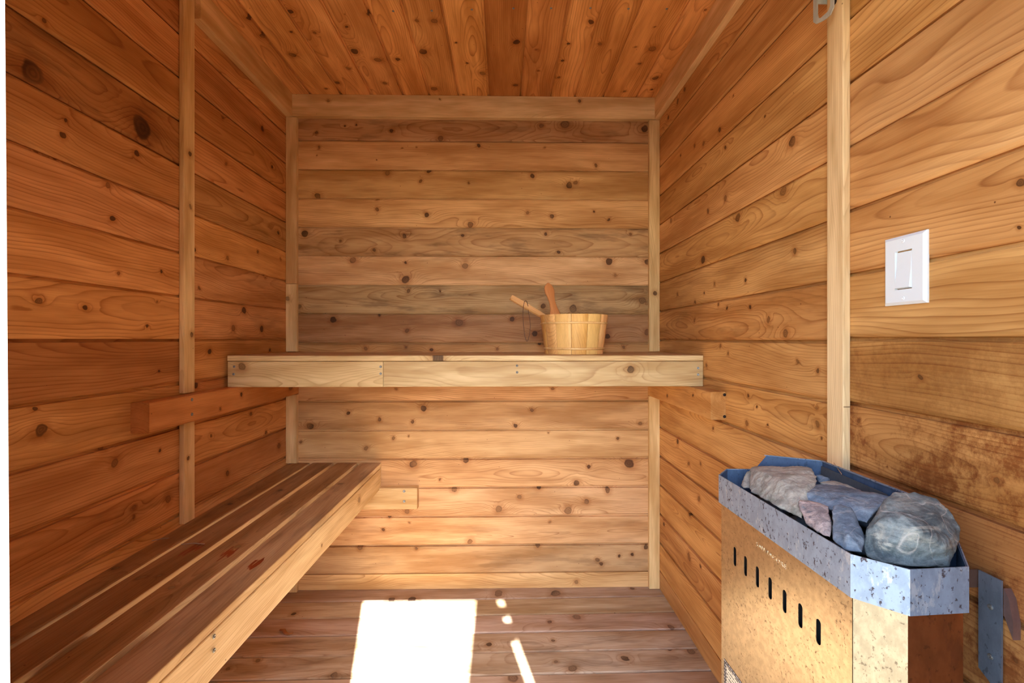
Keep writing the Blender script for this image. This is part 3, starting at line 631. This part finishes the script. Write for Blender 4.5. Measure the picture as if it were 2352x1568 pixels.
# upright ladle: shaped handle that ends in a scoop resting on the bucket floor
prof = [(0, .0035), (.004, .009), (.012, .0155), (.024, .0195), (.04, .019), (.056, .0145), (.072, .0120), (.09, .0122), (.105, .0150), (.125, .020), (.15, .022), (.2, .0235)]
me = strip_solid('handle', [(x, -wd) for x, wd in prof], [(x, wd) for x, wd in prof], .011, M_PINE)
la = empty('ladle', (.20, 1.765, 1.08), label='wooden ladle standing upright in the bucket, rounded handle end', cat='ladle', group=None)
top = Vector((.172, 1.80, 1.337)); bot = Vector((.215, 1.745, 1.135)); axv = (bot-top).normalized()
side = Vector((1, 0.25, 0)); side = (side-axv*side.dot(axv)).normalized()
lai = la.matrix_basis.inverted()
o = link('handle', me, la, lai @ frame(top, axv, side)); woodprops(o, lin((214, 148, 92)), w=.02, spacing=.0025, flat=False)
def scoop(parent, p, r, mw0, tone):
    bm = bmesh.new(); bmesh.ops.create_uvsphere(bm, u_segments=20, v_segments=12, radius=r)
    bmesh.ops.bisect_plane(bm, geom=bm.verts[:]+bm.edges[:]+bm.faces[:], plane_co=(0, 0, 0.001), plane_no=(0, 0, 1), clear_outer=True)
    o = link('scoop', finish(bm, 'scoop', M_PINE), parent, mw0 @ Matrix.Translation(p))
    md = o.modifiers.new('t', 'SOLIDIFY'); md.thickness = .005
    woodprops(o, tone, spacing=.003)
scoop(la, (.222, 1.752, 1.128), .034, lai, lin((214, 148, 92)))
# second ladle leaning on the rim, thong through its handle
prof = [(0, .008), (.004, .0105), (.06, .0115), (.11, .0105), (.17, .009), (.24, .008)]
me = strip_solid('handle', [(x, -wd) for x, wd in prof], [(x, wd) for x, wd in prof], .015, M_PINE)
top = Vector((.029, 1.80, 1.283)); bot = Vector((.235, 1.82, 1.165)); axv = (bot-top).normalized()
side = Vector((0, 0.5, 1)); side = (side-axv*side.dot(axv)).normalized()
lc = empty('ladle', (.24, 1.82, 1.08), label='wooden ladle leaning left over the bucket rim with a dark leather loop', cat='ladle')
lci = lc.matrix_basis.inverted()
o = link('handle', me, lc, lci @ frame(top, axv, side)); woodprops(o, lin((232, 182, 124)), w=.02, spacing=.003, flat=False)
scoop(lc, (.285, 1.84, 1.125), .036, lci, lin((232, 182, 124)))
M_THONG = plain('leather_thong', (96, 62, 40), .6)
o = tube('hanging_loop', [(.079, 1.786, 1.262), (.086, 1.789, 1.272), (.094, 1.80, 1.262), (.098, 1.80, 1.225), (.106, 1.795, 1.18), (.102, 1.79, 1.14), (.093, 1.788, 1.107), (.084, 1.787, 1.125), (.078, 1.786, 1.17), (.075, 1.786, 1.22)], .0012, M_THONG, closed=True)
o.parent = lc; o.matrix_basis = lci

# ---------------------------------------------------------------- light switch
M_PLASTIC = plain('white_plastic', (238, 246, 250), .3, spec=.5, var=.995)
sw = empty('light_switch', (XR, .795, 1.241), label='white rocker light switch plate on the right wall', cat='switch')
def bevel_box(name, sx, sy, sz, bev, mat, seg=2):
    bm = bmesh.new(); bmesh.ops.create_cube(bm, size=1); 
    for v in bm.verts: v.co = Vector((v.co.x*sx, v.co.y*sy, v.co.z*sz))
    bmesh.ops.bevel(bm, geom=bm.edges[:], offset=bev, segments=seg, affect='EDGES', profile=.6)
    me = finish(bm, name, mat)
    for p in me.polygons: p.use_smooth = False
    return me
bm = bmesh.new()   # plate with a rectangular opening, chamfered outer edge
def ring(bm, a, b):
    for i in range(4): bm.faces.new((a[i], a[(i+1) % 4], b[(i+1) % 4], b[i]))
def rect(bm, hy, hz, x): return [bm.verts.new((x, y, z)) for y, z in ((-hy, -hz), (hy, -hz), (hy, hz), (-hy, hz))]
r0 = rect(bm, .0425, .0605, 0); r1 = rect(bm, .0425, .0605, -.003); r2 = rect(bm, .0375, .0555, -.0065); r3 = rect(bm, .0172, .034, -.0065); r4 = rect(bm, .0172, .034, -.001)
ring(bm, r0, r1); ring(bm, r1, r2); ring(bm, r2, r3); ring(bm, r3, r4)
link('plate', finish(bm, 'plate', M_PLASTIC), sw)
bm = bmesh.new()   # rocker paddle: bottom half pressed out
vs = [(-.001, -.016, -.0325), (-.001, .016, -.0325), (-.001, .016, .0325), (-.001, -.016, .0325), (-.0095, -.0145, -.031), (-.0095, .0145, -.031), (-.0045, .0145, .031), (-.0045, -.0145, .031), (-.006, -.0145, 0), (-.006, .0145, 0)]
me = pydata('rocker', vs, [(0, 1, 2, 3), (4, 5, 9, 8), (8, 9, 6, 7), (0, 1, 5, 4), (2, 3, 7, 6), (1, 2, 6, 9, 5), (3, 0, 4, 8, 7)], M_PLASTIC)
link('rocker', me, sw)
for z in (.0505, -.0495): cap_screw(sw, (XR-.0064, .795, 1.241+z), (-1, 0, 0), .0032, M_PLASTIC)

# ---------------------------------------------------------------- metals
def metal(name, base, rough, metalness, spots=0.0, spotcol=(40, 35, 32), patch=0.0, patchcol=(190, 205, 225), aniso=0.0, scale=1.0):
    m, g, bs = newmat(name)
    co = g.co()
    c = lin(base)
    n1 = g.noise(g.v('MULTIPLY', co, (1.0, 1.0, .55)), 55.0*scale, 4.0, .65)
    col = g.mix(g.ramp(n1, .35, .65), tuple(v*.86 for v in c), tuple(min(1, v*1.08) for v in c))
    if patch:
        n2 = g.noise(g.v('ADD', g.v('MULTIPLY', co, (1, 1, .4)), (3, 1, 2)), 48.0*scale, 5.0, .7)
        col = g.mix(g.m('MULTIPLY', g.ramp(n2, .56, .64), patch), col, lin(patchcol))
    rg = rough
    if spots:
        n3 = g.noise(g.v('ADD', g.v('MULTIPLY', co, (1, 1, .7)), (7, 5, 2)), 150.0*scale, 3.0, .6)
        n4 = g.noise(g.v('ADD', co, (1, 9, 4)), 18.0, 2.0)
        sp = g.m('MULTIPLY', g.ramp(g.m('MULTIPLY_ADD', n4, .22, n3), .69, .79), spots)
        col = g.mix(sp, col, lin(spotcol))
        rg = g.m('MULTIPLY_ADD', sp, .3, rough)
    g.put(bs.inputs['Base Color'], col)
    g.put(bs.inputs['Roughness'], rg)
    bs.inputs['Metallic'].default_value = metalness
    if aniso:
        bs.inputs['Anisotropic'].default_value = aniso
    br = g.noise(g.v('MULTIPLY', co, (40.0, 40.0, 900.0)), 1.0, 1.0)
    b = g.node('ShaderNodeBump'); b.inputs['Strength'].default_value = .05; b.inputs['Distance'].default_value = .001
    g.put(b.inputs['Height'], br); g.put(bs.inputs['Normal'], b.outputs[0])
    return m
M_GALV = metal('galvanised_steel', (138, 156, 178), .45, .5, .9, (66, 50, 48), .6, (184, 190, 196), scale=1.25)
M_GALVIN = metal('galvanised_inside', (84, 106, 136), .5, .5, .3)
M_STAIN = metal('brushed_stainless', (178, 162, 134), .31, .94, .5, (92, 78, 64), 0, aniso=.4, scale=1.3)
M_STAIN2 = metal('brushed_stainless_edge', (176, 166, 142), .42, .92, .6, (104, 90, 76), .3, (200, 190, 168), aniso=.4, scale=1.7)
M_STAIN3 = metal('reflection_toned_stainless', (160, 108, 70), .32, .9, .4, (84, 60, 46), .35, (120, 84, 66))  # brown base paints in a dark reflection of the front wall
M_BLACK = plain('heater_inside', (14, 13, 13), .9)
M_STRAP = metal('grey_strap', (122, 132, 146), .45, .6, .4)

# ---------------------------------------------------------------- sauna heater
ht = empty('sauna_heater', (.53, .765, .26), label='wall hung steel sauna heater with galvanised rim full of stones', cat='heater')
hti = ht.matrix_basis.inverted()
OCT = [(.4375, .935), (.474, .978), (.539, .975), (.620, .885), (.620, .620), (.563, .5505), (.4855, .545), (.4445, .586)]
def offs(poly, d):
    n = len(poly); cx = sum(p[0] for p in poly)/n; out = []
    for i in range(n):
        a, b, c = Vector(poly[i-1]), Vector(poly[i]), Vector(poly[(i+1) % n])
        n1 = Vector(((b-a).y, -(b-a).x)).normalized(); n2 = Vector(((c-b).y, -(c-b).x)).normalized()
        bi = (n1+n2).normalized(); out.append(b+bi*(d/max(.3, bi.dot(n1))))
    return [tuple(p) for p in out]
area = sum(OCT[i-1][0]*OCT[i][1]-OCT[i][0]*OCT[i-1][1] for i in range(8))
SG = 1 if area > 0 else -1
def shell(name, poly, z0, z1, mat, t=.0012, lip=.0, segs=None, parent=ht):
    out = poly; inn = offs(poly, -SG*t); n = len(poly); vs = []; fs = []
    zz = z1 if isinstance(z1, (list, tuple)) else [z1]*n
    for P, dz in ((out, 0), (inn, 0)):
        for i, p in enumerate(P): vs.append((*p, z0)); vs.append((*p, zz[i]))
    rng = range(n) if segs is None else segs
    for i in rng:
        j = (i+1) % n
        a, b, c, d = 2*i, 2*j, 2*j+1, 2*i+1; o = 2*n
        fs += [(a, b, c, d), (o+a, o+d, o+c, o+b), (d, c, o+c, o+d), (a, o+a, o+b, b)]
        if segs is not None:
            if i == rng[0]: fs.append((a, d, o+d, o+a))
            if i == rng[-1]: fs.append((b, o+b, o+c, c))
    return link(name, pydata(name, vs, fs, mat), parent, hti)
TOP = .845
shell('rim', OCT, TOP-.0555, TOP, M_GALV, .0015)
# rolled edge of the rim
inn = offs(OCT, -SG*.0015)
rl = tube('rolled_edge', [], .001, M_GALV) if False else None
shell('rim_lining', offs(OCT, -SG*.0018), .7962, TOP-.0015, M_GALVIN, .001)
# raised guard at the back
gp = offs(OCT, -SG*.0040)
g2, g3, g4 = (Vector((*gp[k], 0)) for k in (2, 3, 4)); g4.y = .668; gm_ = g2.lerp(g3, .15); nrm = [Vector((-.7, -.7, 0)), Vector((-.7, -.7, 0)), Vector((-.95, -.3, 0)), Vector((-1, 0, 0))]
vs, fs = [], []
for p, n_, zt in zip((g2, gm_, g3, g4), nrm, (.852, .8775, .885, .885)):
    for q in (p, p+n_*.0013): vs += [(q.x, q.y, .7965), (q.x, q.y, zt)]
for i in range(3):
    k = 4*i; fs += [(k, k+1, k+5, k+4), (k+2, k+6, k+7, k+3), (k+1, k+3, k+7, k+5), (k, k+4, k+6, k+2)]
fs += [(0, 2, 3, 1), (12, 13, 15, 14)]
link('back_guard', pydata('back_guard', vs, fs, M_GALVIN), ht, hti)
def lipbar(name, pts, w, t, mat):
    vs, fs = [], []
    for p in pts:
        for dx, dz in ((-w, 0), (0, 0), (0, t), (-w, t)): vs.append((p[0]+dx, p[1], p[2]+dz))
    for i in range(len(pts)-1):
        for j in range(4): fs.append((4*i+j, 4*i+(j+1) % 4, 4*i+4+(j+1) % 4, 4*i+4+j))
    fs += [(3, 2, 1, 0), tuple(4*(len(pts)-1)+k for k in range(4))]
    return link(name, pydata(name, vs, fs, mat), ht, hti)
lipbar('guard_edge', [(gm_.x, gm_.y, .8775), (gp[3][0], gp[3][1], .885), (g4.x, g4.y, .885)], .0045, .0016, M_GALV)
# body panels, a hair smaller than the rim
BODY = offs(OCT, -SG*.005)
def panel_xy(i): return Vector((*BODY[i], 0)), Vector((*BODY[(i+1) % 8], 0))
Z0, Z1 = .26, TOP-.050
def panel(name, i, mat, holes=None):
    a, b = panel_xy(i)
    if not holes:
        return shell(name, BODY, Z0, Z1, mat, .0012, segs=[i])
    ax = (b-a).normalized(); L = (b-a).length
    cu = bpy.data.curves.new(name, 'CURVE'); cu.dimensions = '2D'; cu.fill_mode = 'BOTH'; cu.extrude = .0006
    def poly(pts):
        sp = cu.splines.new('POLY'); sp.points.add(len(pts)-1); sp.use_cyclic_u = True
        for p, q in zip(sp.points, pts): p.co = (q[0], q[1], 0, 1)
    poly([(.0008, 0), (L-.0008, 0), (L-.0008, Z1-Z0), (.0008, Z1-Z0)])
    for (s, z0, z1, w) in holes:
        pts = []
        for k in range(9): an = math.pi*k/8; pts.append((s+w/2*math.cos(an), z1-w/2+w/2*math.sin(an)))
        for k in range(9): an = math.pi+math.pi*k/8; pts.append((s+w/2*math.cos(an), z0+w/2+w/2*math.sin(an)))
        poly(pts)
    tmp = bpy.data.objects.new(name, cu); C.objects.link(tmp)
    dg = bpy.context.evaluated_depsgraph_get(); me = bpy.data.meshes.new_from_object(tmp.evaluated_get(dg))
    bpy.data.objects.remove(tmp)
    me.materials.clear(); me.materials.append(mat)
    org = a + Vector((0, 0, Z0))
    return link(name, me, ht, hti @ frame(org, ax, (0, 0, 1)))
# front panel is edge 7 -> 0
a, b = panel_xy(7)
L = (b-a).length
slots = [((Vector((a.x, yy, 0))-a).length, .6865-Z0, .7225-Z0, .0098) for yy in (.880, .8425, .804, .7665, .728, .690, .651)]
fp = panel('front_panel', 7, M_STAIN, slots)
for i, nm, mt in ((6, 'side_panel', M_STAIN2), (5, 'side_panel', M_STAIN3), (4, 'side_panel', M_STAIN), (3, 'rear_panel', M_STAIN), (2, 'side_panel', M_STAIN), (1, 'side_panel', M_STAIN), (0, 'side_panel', M_STAIN)):
    panel(nm, i, mt)
ib = offs(OCT, -SG*.016)
bm = bmesh.new()
lo = [bm.verts.new((*p, Z0)) for p in ib]; up_ = [bm.verts.new((*p, .775)) for p in ib]
bm.faces.new(lo); bm.faces.new(up_)
for i in range(8): bm.faces.new((lo[i], lo[(i+1) % 8], up_[(i+1) % 8], up_[i]))
link('inner_casing', finish(bm, 'inner_casing', M_BLACK), ht, hti)
# stamped name on the front panel
tc = bpy.data.curves.new('stamped_lettering', 'FONT'); tc.body = 'SAUNACORE'; tc.size = .0105; tc.extrude = .0003; tc.space_character = 1.25
tmp = bpy.data.objects.new('t', tc); C.objects.link(tmp)
dg = bpy.context.evaluated_depsgraph_get(); me = bpy.data.meshes.new_from_object(tmp.evaluated_get(dg)); bpy.data.objects.remove(tmp)
me.materials.clear(); me.materials.append(metal('stamped_steel', (214, 202, 180), .3, .92))
yl = min(v.co.x for v in me.vertices); yr = max(v.co.x for v in me.vertices)
for v in me.vertices: v.co.x = (v.co.x-yl)/(yr-yl)*.084
ax = (a-b).normalized()
s0 = (Vector((b.x, b.y, 0))-Vector((b.x, .808, 0))).length
link('stamped_lettering', me, ht, hti @ frame(b+ax*s0+Vector((0, 0, .7575))+Vector((-.0009, 0, 0)), ax, (0, 0, 1)))
# rating plate: black border, white field, rows of fine print too small to read
m, g, bs = newmat('rating_plate')
cs = g.sep(g.co())
bx = g.m('MULTIPLY', g.m('GREATER_THAN', cs[0], .004), g.m('LESS_THAN', cs[1], .084))
bx = g.m('MULTIPLY', bx, g.m('GREATER_THAN', g.m('ADD', cs[0], 0.0), .010))
rows = g.m('LESS_THAN', g.m('FRACT', g.m('MULTIPLY', cs[1], 150.0)), .45)
dash = g.m('GREATER_THAN', g.noise(g.v('MULTIPLY', g.co(), (300, 150, 1)), 1.0, 1.0), .47)
wh = g.mix(g.m('MULTIPLY', rows, dash), lin((225, 215, 195)), lin((60, 58, 60)))
bd = g.mix(g.m('MULTIPLY', rows, dash), lin((40, 40, 44)), lin((170, 168, 170)))
g.put(bs.inputs['Base Color'], g.mix(bx, bd, wh)); bs.inputs['Roughness'].default_value = .5
s0 = (Vector((b.x, b.y, 0))-Vector((b.x, .921, 0))).length
link('rating_plate', board_mesh(.065, .09, .0006, m, .0001), ht, hti @ frame(b+ax*s0+Vector((0, 0, .392))+Vector((-.0012, 0, 0)), ax, (0, 0, 1)))
# baffle inside the basket
M_BAF = metal('dark_baffle', (84, 90, 98), .5, .5)
bv = [(.602, .868, .880), (.600, .715, .877), (.596, .700, .80), (.598, .868, .80)]
me = pydata('baffle', bv+[(x+.0016, y, z) for x, y, z in bv], [(0, 1, 2, 3), (7, 6, 5, 4), (0, 4, 5, 1), (1, 5, 6, 2), (2, 6, 7, 3), (3, 7, 4, 0)], M_BAF)
link('baffle', me, ht, hti)
o = tube('straw', [(.622, .862, .8875), (.604, .8176, .8795)], .0007, plain('straw', (190, 150, 110), .7))
at_base(o, (.604, .8176, .8795)); tag(o, 'thin dry straw hanging over the rear guard of the heater', 'straw')

# wall bracket beside the heater
wb = link('wall_bracket', pydata('wall_bracket', [(XR-.014, .660, .786), (XR-.014, .629, .786), (XR-.014, .629, .625), (XR-.014, .660, .645), (XR-.0115, .660, .786), (XR-.0115, .629, .786), (XR-.0115, .629, .625), (XR-.0115, .660, .645)],
    [(0, 1, 2, 3), (7, 6, 5, 4), (0, 4, 5, 1), (1, 5, 6, 2), (2, 6, 7, 3), (3, 7, 4, 0)], M_STRAP))
tag(wb, 'grey steel mounting bracket on the right wall beside the heater', 'bracket')
bm = bmesh.new(); addbox(bm, .622, XR-.0118, .661, .6630, .760, .786)
link('bracket_arm', finish(bm, 'bracket_arm', metal('brown_steel', (110, 80, 66), .5, .6)), wb)
fl = [(.6285, .776), (.622, .765), (.6165, .735), (.6165, .712), (.6235, .728), (.6285, .740)]
link('bracket_flange', extrude_profile('bracket_flange', fl, .0108, metal('brown_steel_flange', (132, 104, 98), .5, .6)), wb, Matrix.Translation((XR-.0113, 0, 0)))
for z in (.742, .672): cap_screw(wb, (XR-.0141, .643, z), (-1, 0, 0), .004, M_SCREW)

# ---------------------------------------------------------------- stones
def stone_material(name, c1, c2, c3, vein=.5, sc=1.0):
    m, g, bs = newmat(name)
    co = g.v('ADD', g.co(), g.attr('seed'))
    n1 = g.noise(g.v('MULTIPLY', co, (1, 1, 1.8)), 24.0*sc, 6.0, .7, .6)
    n2 = g.noise(co, 160.0*sc, 4.0, .7)
    n3 = g.noise(g.v('ADD', g.v('MULTIPLY', co, (.6, 1, 2.6)), (5, 1, 3)), 16.0*sc, 5.0, .62, 1.2)
    col = g.mix(g.ramp(n1, .35, .65), lin(c1), lin(c2))
    col = g.mix(g.ramp(n3, .52, .66, 0, .75), col, lin(c3))
    vn = g.m('ABSOLUTE', g.m('SUBTRACT', g.noise(g.v('MULTIPLY', co, (1, .8, 1.5)), 13.0*sc, 1.5, .5, .8), .5))
    vn = g.m('ADD', vn, g.m('MULTIPLY', g.ramp(n2, .35, .65), .010))
    col = g.mix(g.ramp(vn, 0.0, .020, vein, 0.0), col, lin((200, 190, 178)))
    col = g.mix(g.ramp(n2, .40, .60, .35, 0.0), col, g.mix(1.0, col, (.45, .46, .5), 'MULTIPLY'))
    g.put(bs.inputs['Base Color'], col); bs.inputs['Roughness'].default_value = .78
    bs.inputs['Specular IOR Level'].default_value = .3
    b = g.node('ShaderNodeBump'); b.inputs['Strength'].default_value = .55; b.inputs['Distance'].default_value = .0025
    g.put(b.inputs['Height'], g.m('ADD', n2, g.m('MULTIPLY', n1, 1.2))); g.put(bs.inputs['Normal'], b.outputs[0])
    return m
S_GREY = stone_material('grey_gneiss', (84, 92, 94), (142, 148, 144), (184, 178, 162), .9)
S_TAN = stone_material('tan_granite', (150, 142, 130), (186, 178, 162), (136, 132, 118), .1)
S_BLUE = stone_material('blue_grey_stone', (92, 104, 118), (140, 148, 156), (112, 122, 134), .3)
S_PINK = stone_material('speckled_granite', (140, 126, 124), (196, 172, 162), (88, 96, 108), .2, 2.0)
def stone(pts, mat, label, seed, group=None, vox=.0022, name='sauna_stone'):
    bm = bmesh.new()
    for p in pts: bm.verts.new(p)
    bmesh.ops.convex_hull(bm, input=bm.verts[:])
    loose = [v for v in bm.verts if not v.link_faces]
    bmesh.ops.delete(bm, geom=loose, context='VERTS')
    bmesh.ops.recalc_face_normals(bm, faces=bm.faces)
    me = bpy.data.meshes.new(name); bm.to_mesh(me); bm.free()
    c = Vector((0, 0, 0))
    for v in me.vertices: c += v.co
    c /= len(me.vertices)
    me.transform(Matrix.Translation(-c))
    o = bpy.data.objects.new(name, me); C.objects.link(o); o.location = c
    md = o.modifiers.new('r', 'REMESH'); md.mode = 'VOXEL'; md.voxel_size = vox
    sm = o.modifiers.new('s', 'SMOOTH'); sm.iterations = 1; sm.factor = .5
    for sc, st, k in ((.030, .0060, 'CLOUDS'), (.009, .0026, 'CLOUDS')):
        tx = bpy.data.textures.new('n', 'CLOUDS'); tx.noise_scale = sc; tx.noise_depth = 3
        dm = o.modifiers.new('d', 'DISPLACE'); dm.texture = tx; dm.strength = st; dm.mid_level = .5
        dm.texture_coords = 'LOCAL'
    me.materials.append(mat)
    dg = bpy.context.evaluated_depsgraph_get(); ev = bpy.data.meshes.new_from_object(o.evaluated_get(dg))
    o.modifiers.clear(); o.data = ev; ev.name = name
    for p in ev.polygons: p.use_smooth = True
    if not ev.materials: ev.materials.append(mat)
    rn = random.Random(seed); o['seed'] = [rn.uniform(0, 9) for _ in range(3)]
    tag(o, label, 'stone', group or 'stones on the sauna heater')
    return o
stone(RK['E'], S_GREY, 'largest grey veined stone at the near end of the heater', 3)
stone(RK['A'], S_TAN, 'large tan angular stone at the far end of the heater', 4)
stone(RK['B'], S_BLUE, 'flat blue-grey stone lying in the middle of the heater basket', 5)
stone(RK['C'], S_PINK, 'pinkish speckled stone against the front rim of the heater', 6)
stone(RK['D'], S_BLUE, 'dark upright stone between the pinkish one and the largest one', 7)
stone(RK['A2'], S_TAN, 'small brownish stone wedged behind the tan one at the far end', 8)
stone(RK['B2'], S_TAN, 'thin tan stone edge showing behind the flat blue-grey stone', 9)
stone(RK['B3'], S_BLUE, 'small lavender grey stone near the baffle behind the tan stone', 10)
rn = random.Random(99)
for cx_, cy_, where in ((.505, .625, 'under the dark upright stone'), (.565, .64, 'behind the largest stone'), (.50, .695, 'under the pinkish stone'), (.56, .735, 'between the flat stone and the baffle'),
                    (.50, .79, 'under the near end of the tan stone'), (.56, .815, 'behind the tan stone'), (.51, .87, 'under the far end of the tan stone')):
    pts = [(cx_+rn.uniform(-.026, .026), cy_+rn.uniform(-.036, .036), .80+rn.uniform(-.024, .018)) for _ in range(14)]
    stone(pts, S_BLUE, 'dark stone low in the heater basket '+where, rn.randint(0, 99), 'stones low in the heater basket', vox=.004)

# ---------------------------------------------------------------- steel hook strap high on the right batten
hk = empty('strap_bracket', (XR-.016, .95, 1.86), label='bent galvanised strap bracket at the top of the right batten', cat='bracket')
hki = hk.matrix_basis.inverted()
def arc_strap(name, pts_in, pts_out, x, t):
    vs, fs = [], []; n = len(pts_in)
    for (y0, z0), (y1, z1) in zip(pts_in, pts_out):
        vs += [(x, y0, z0), (x, y1, z1), (x-t, y1, z1), (x-t, y0, z0)]
    for i in range(n-1):
        for j in range(4): fs.append((4*i+j, 4*i+(j+1) % 4, 4*i+4+(j+1) % 4, 4*i+4+j))
    fs += [(3, 2, 1, 0), tuple(4*(n-1)+k for k in range(4))]
    return link(name, pydata(name, vs, fs, M_GALV2), hk, hki)
M_GALV2 = metal('bright_zinc', (196, 204, 196), .4, .3)
XS = .664
pin = [(.967, 1.93), (.967, 1.806), (.9635, 1.795), (.956, 1.790), (.944, 1.789), (.934, 1.7885), (.928, 1.795), (.926, 1.93)]
pout = [(.979, 1.93), (.979, 1.797), (.970, 1.787), (.955, 1.7815), (.942, 1.778), (.928, 1.777), (.9185, 1.786), (.916, 1.93)]
arc_strap('hanger_plate', pin, pout, XS, .0022)
bm = bmesh.new(); addbox(bm, XS, XR-.001, .9768, .979, 1.835, 1.93)
link('side_flange', finish(bm, 'side_flange', M_GALV2), hk, hki)
bm = bmesh.new(); addbox(bm, XS, XR-.0165, .926, .928, 1.835, 1.93)
link('side_flange', finish(bm, 'side_flange', M_GALV2), hk, hki)
cap_screw(hk, (XR-.0165, .948, 1.818), (-1, 0, 0), .006, M_RUST, 'bolt')
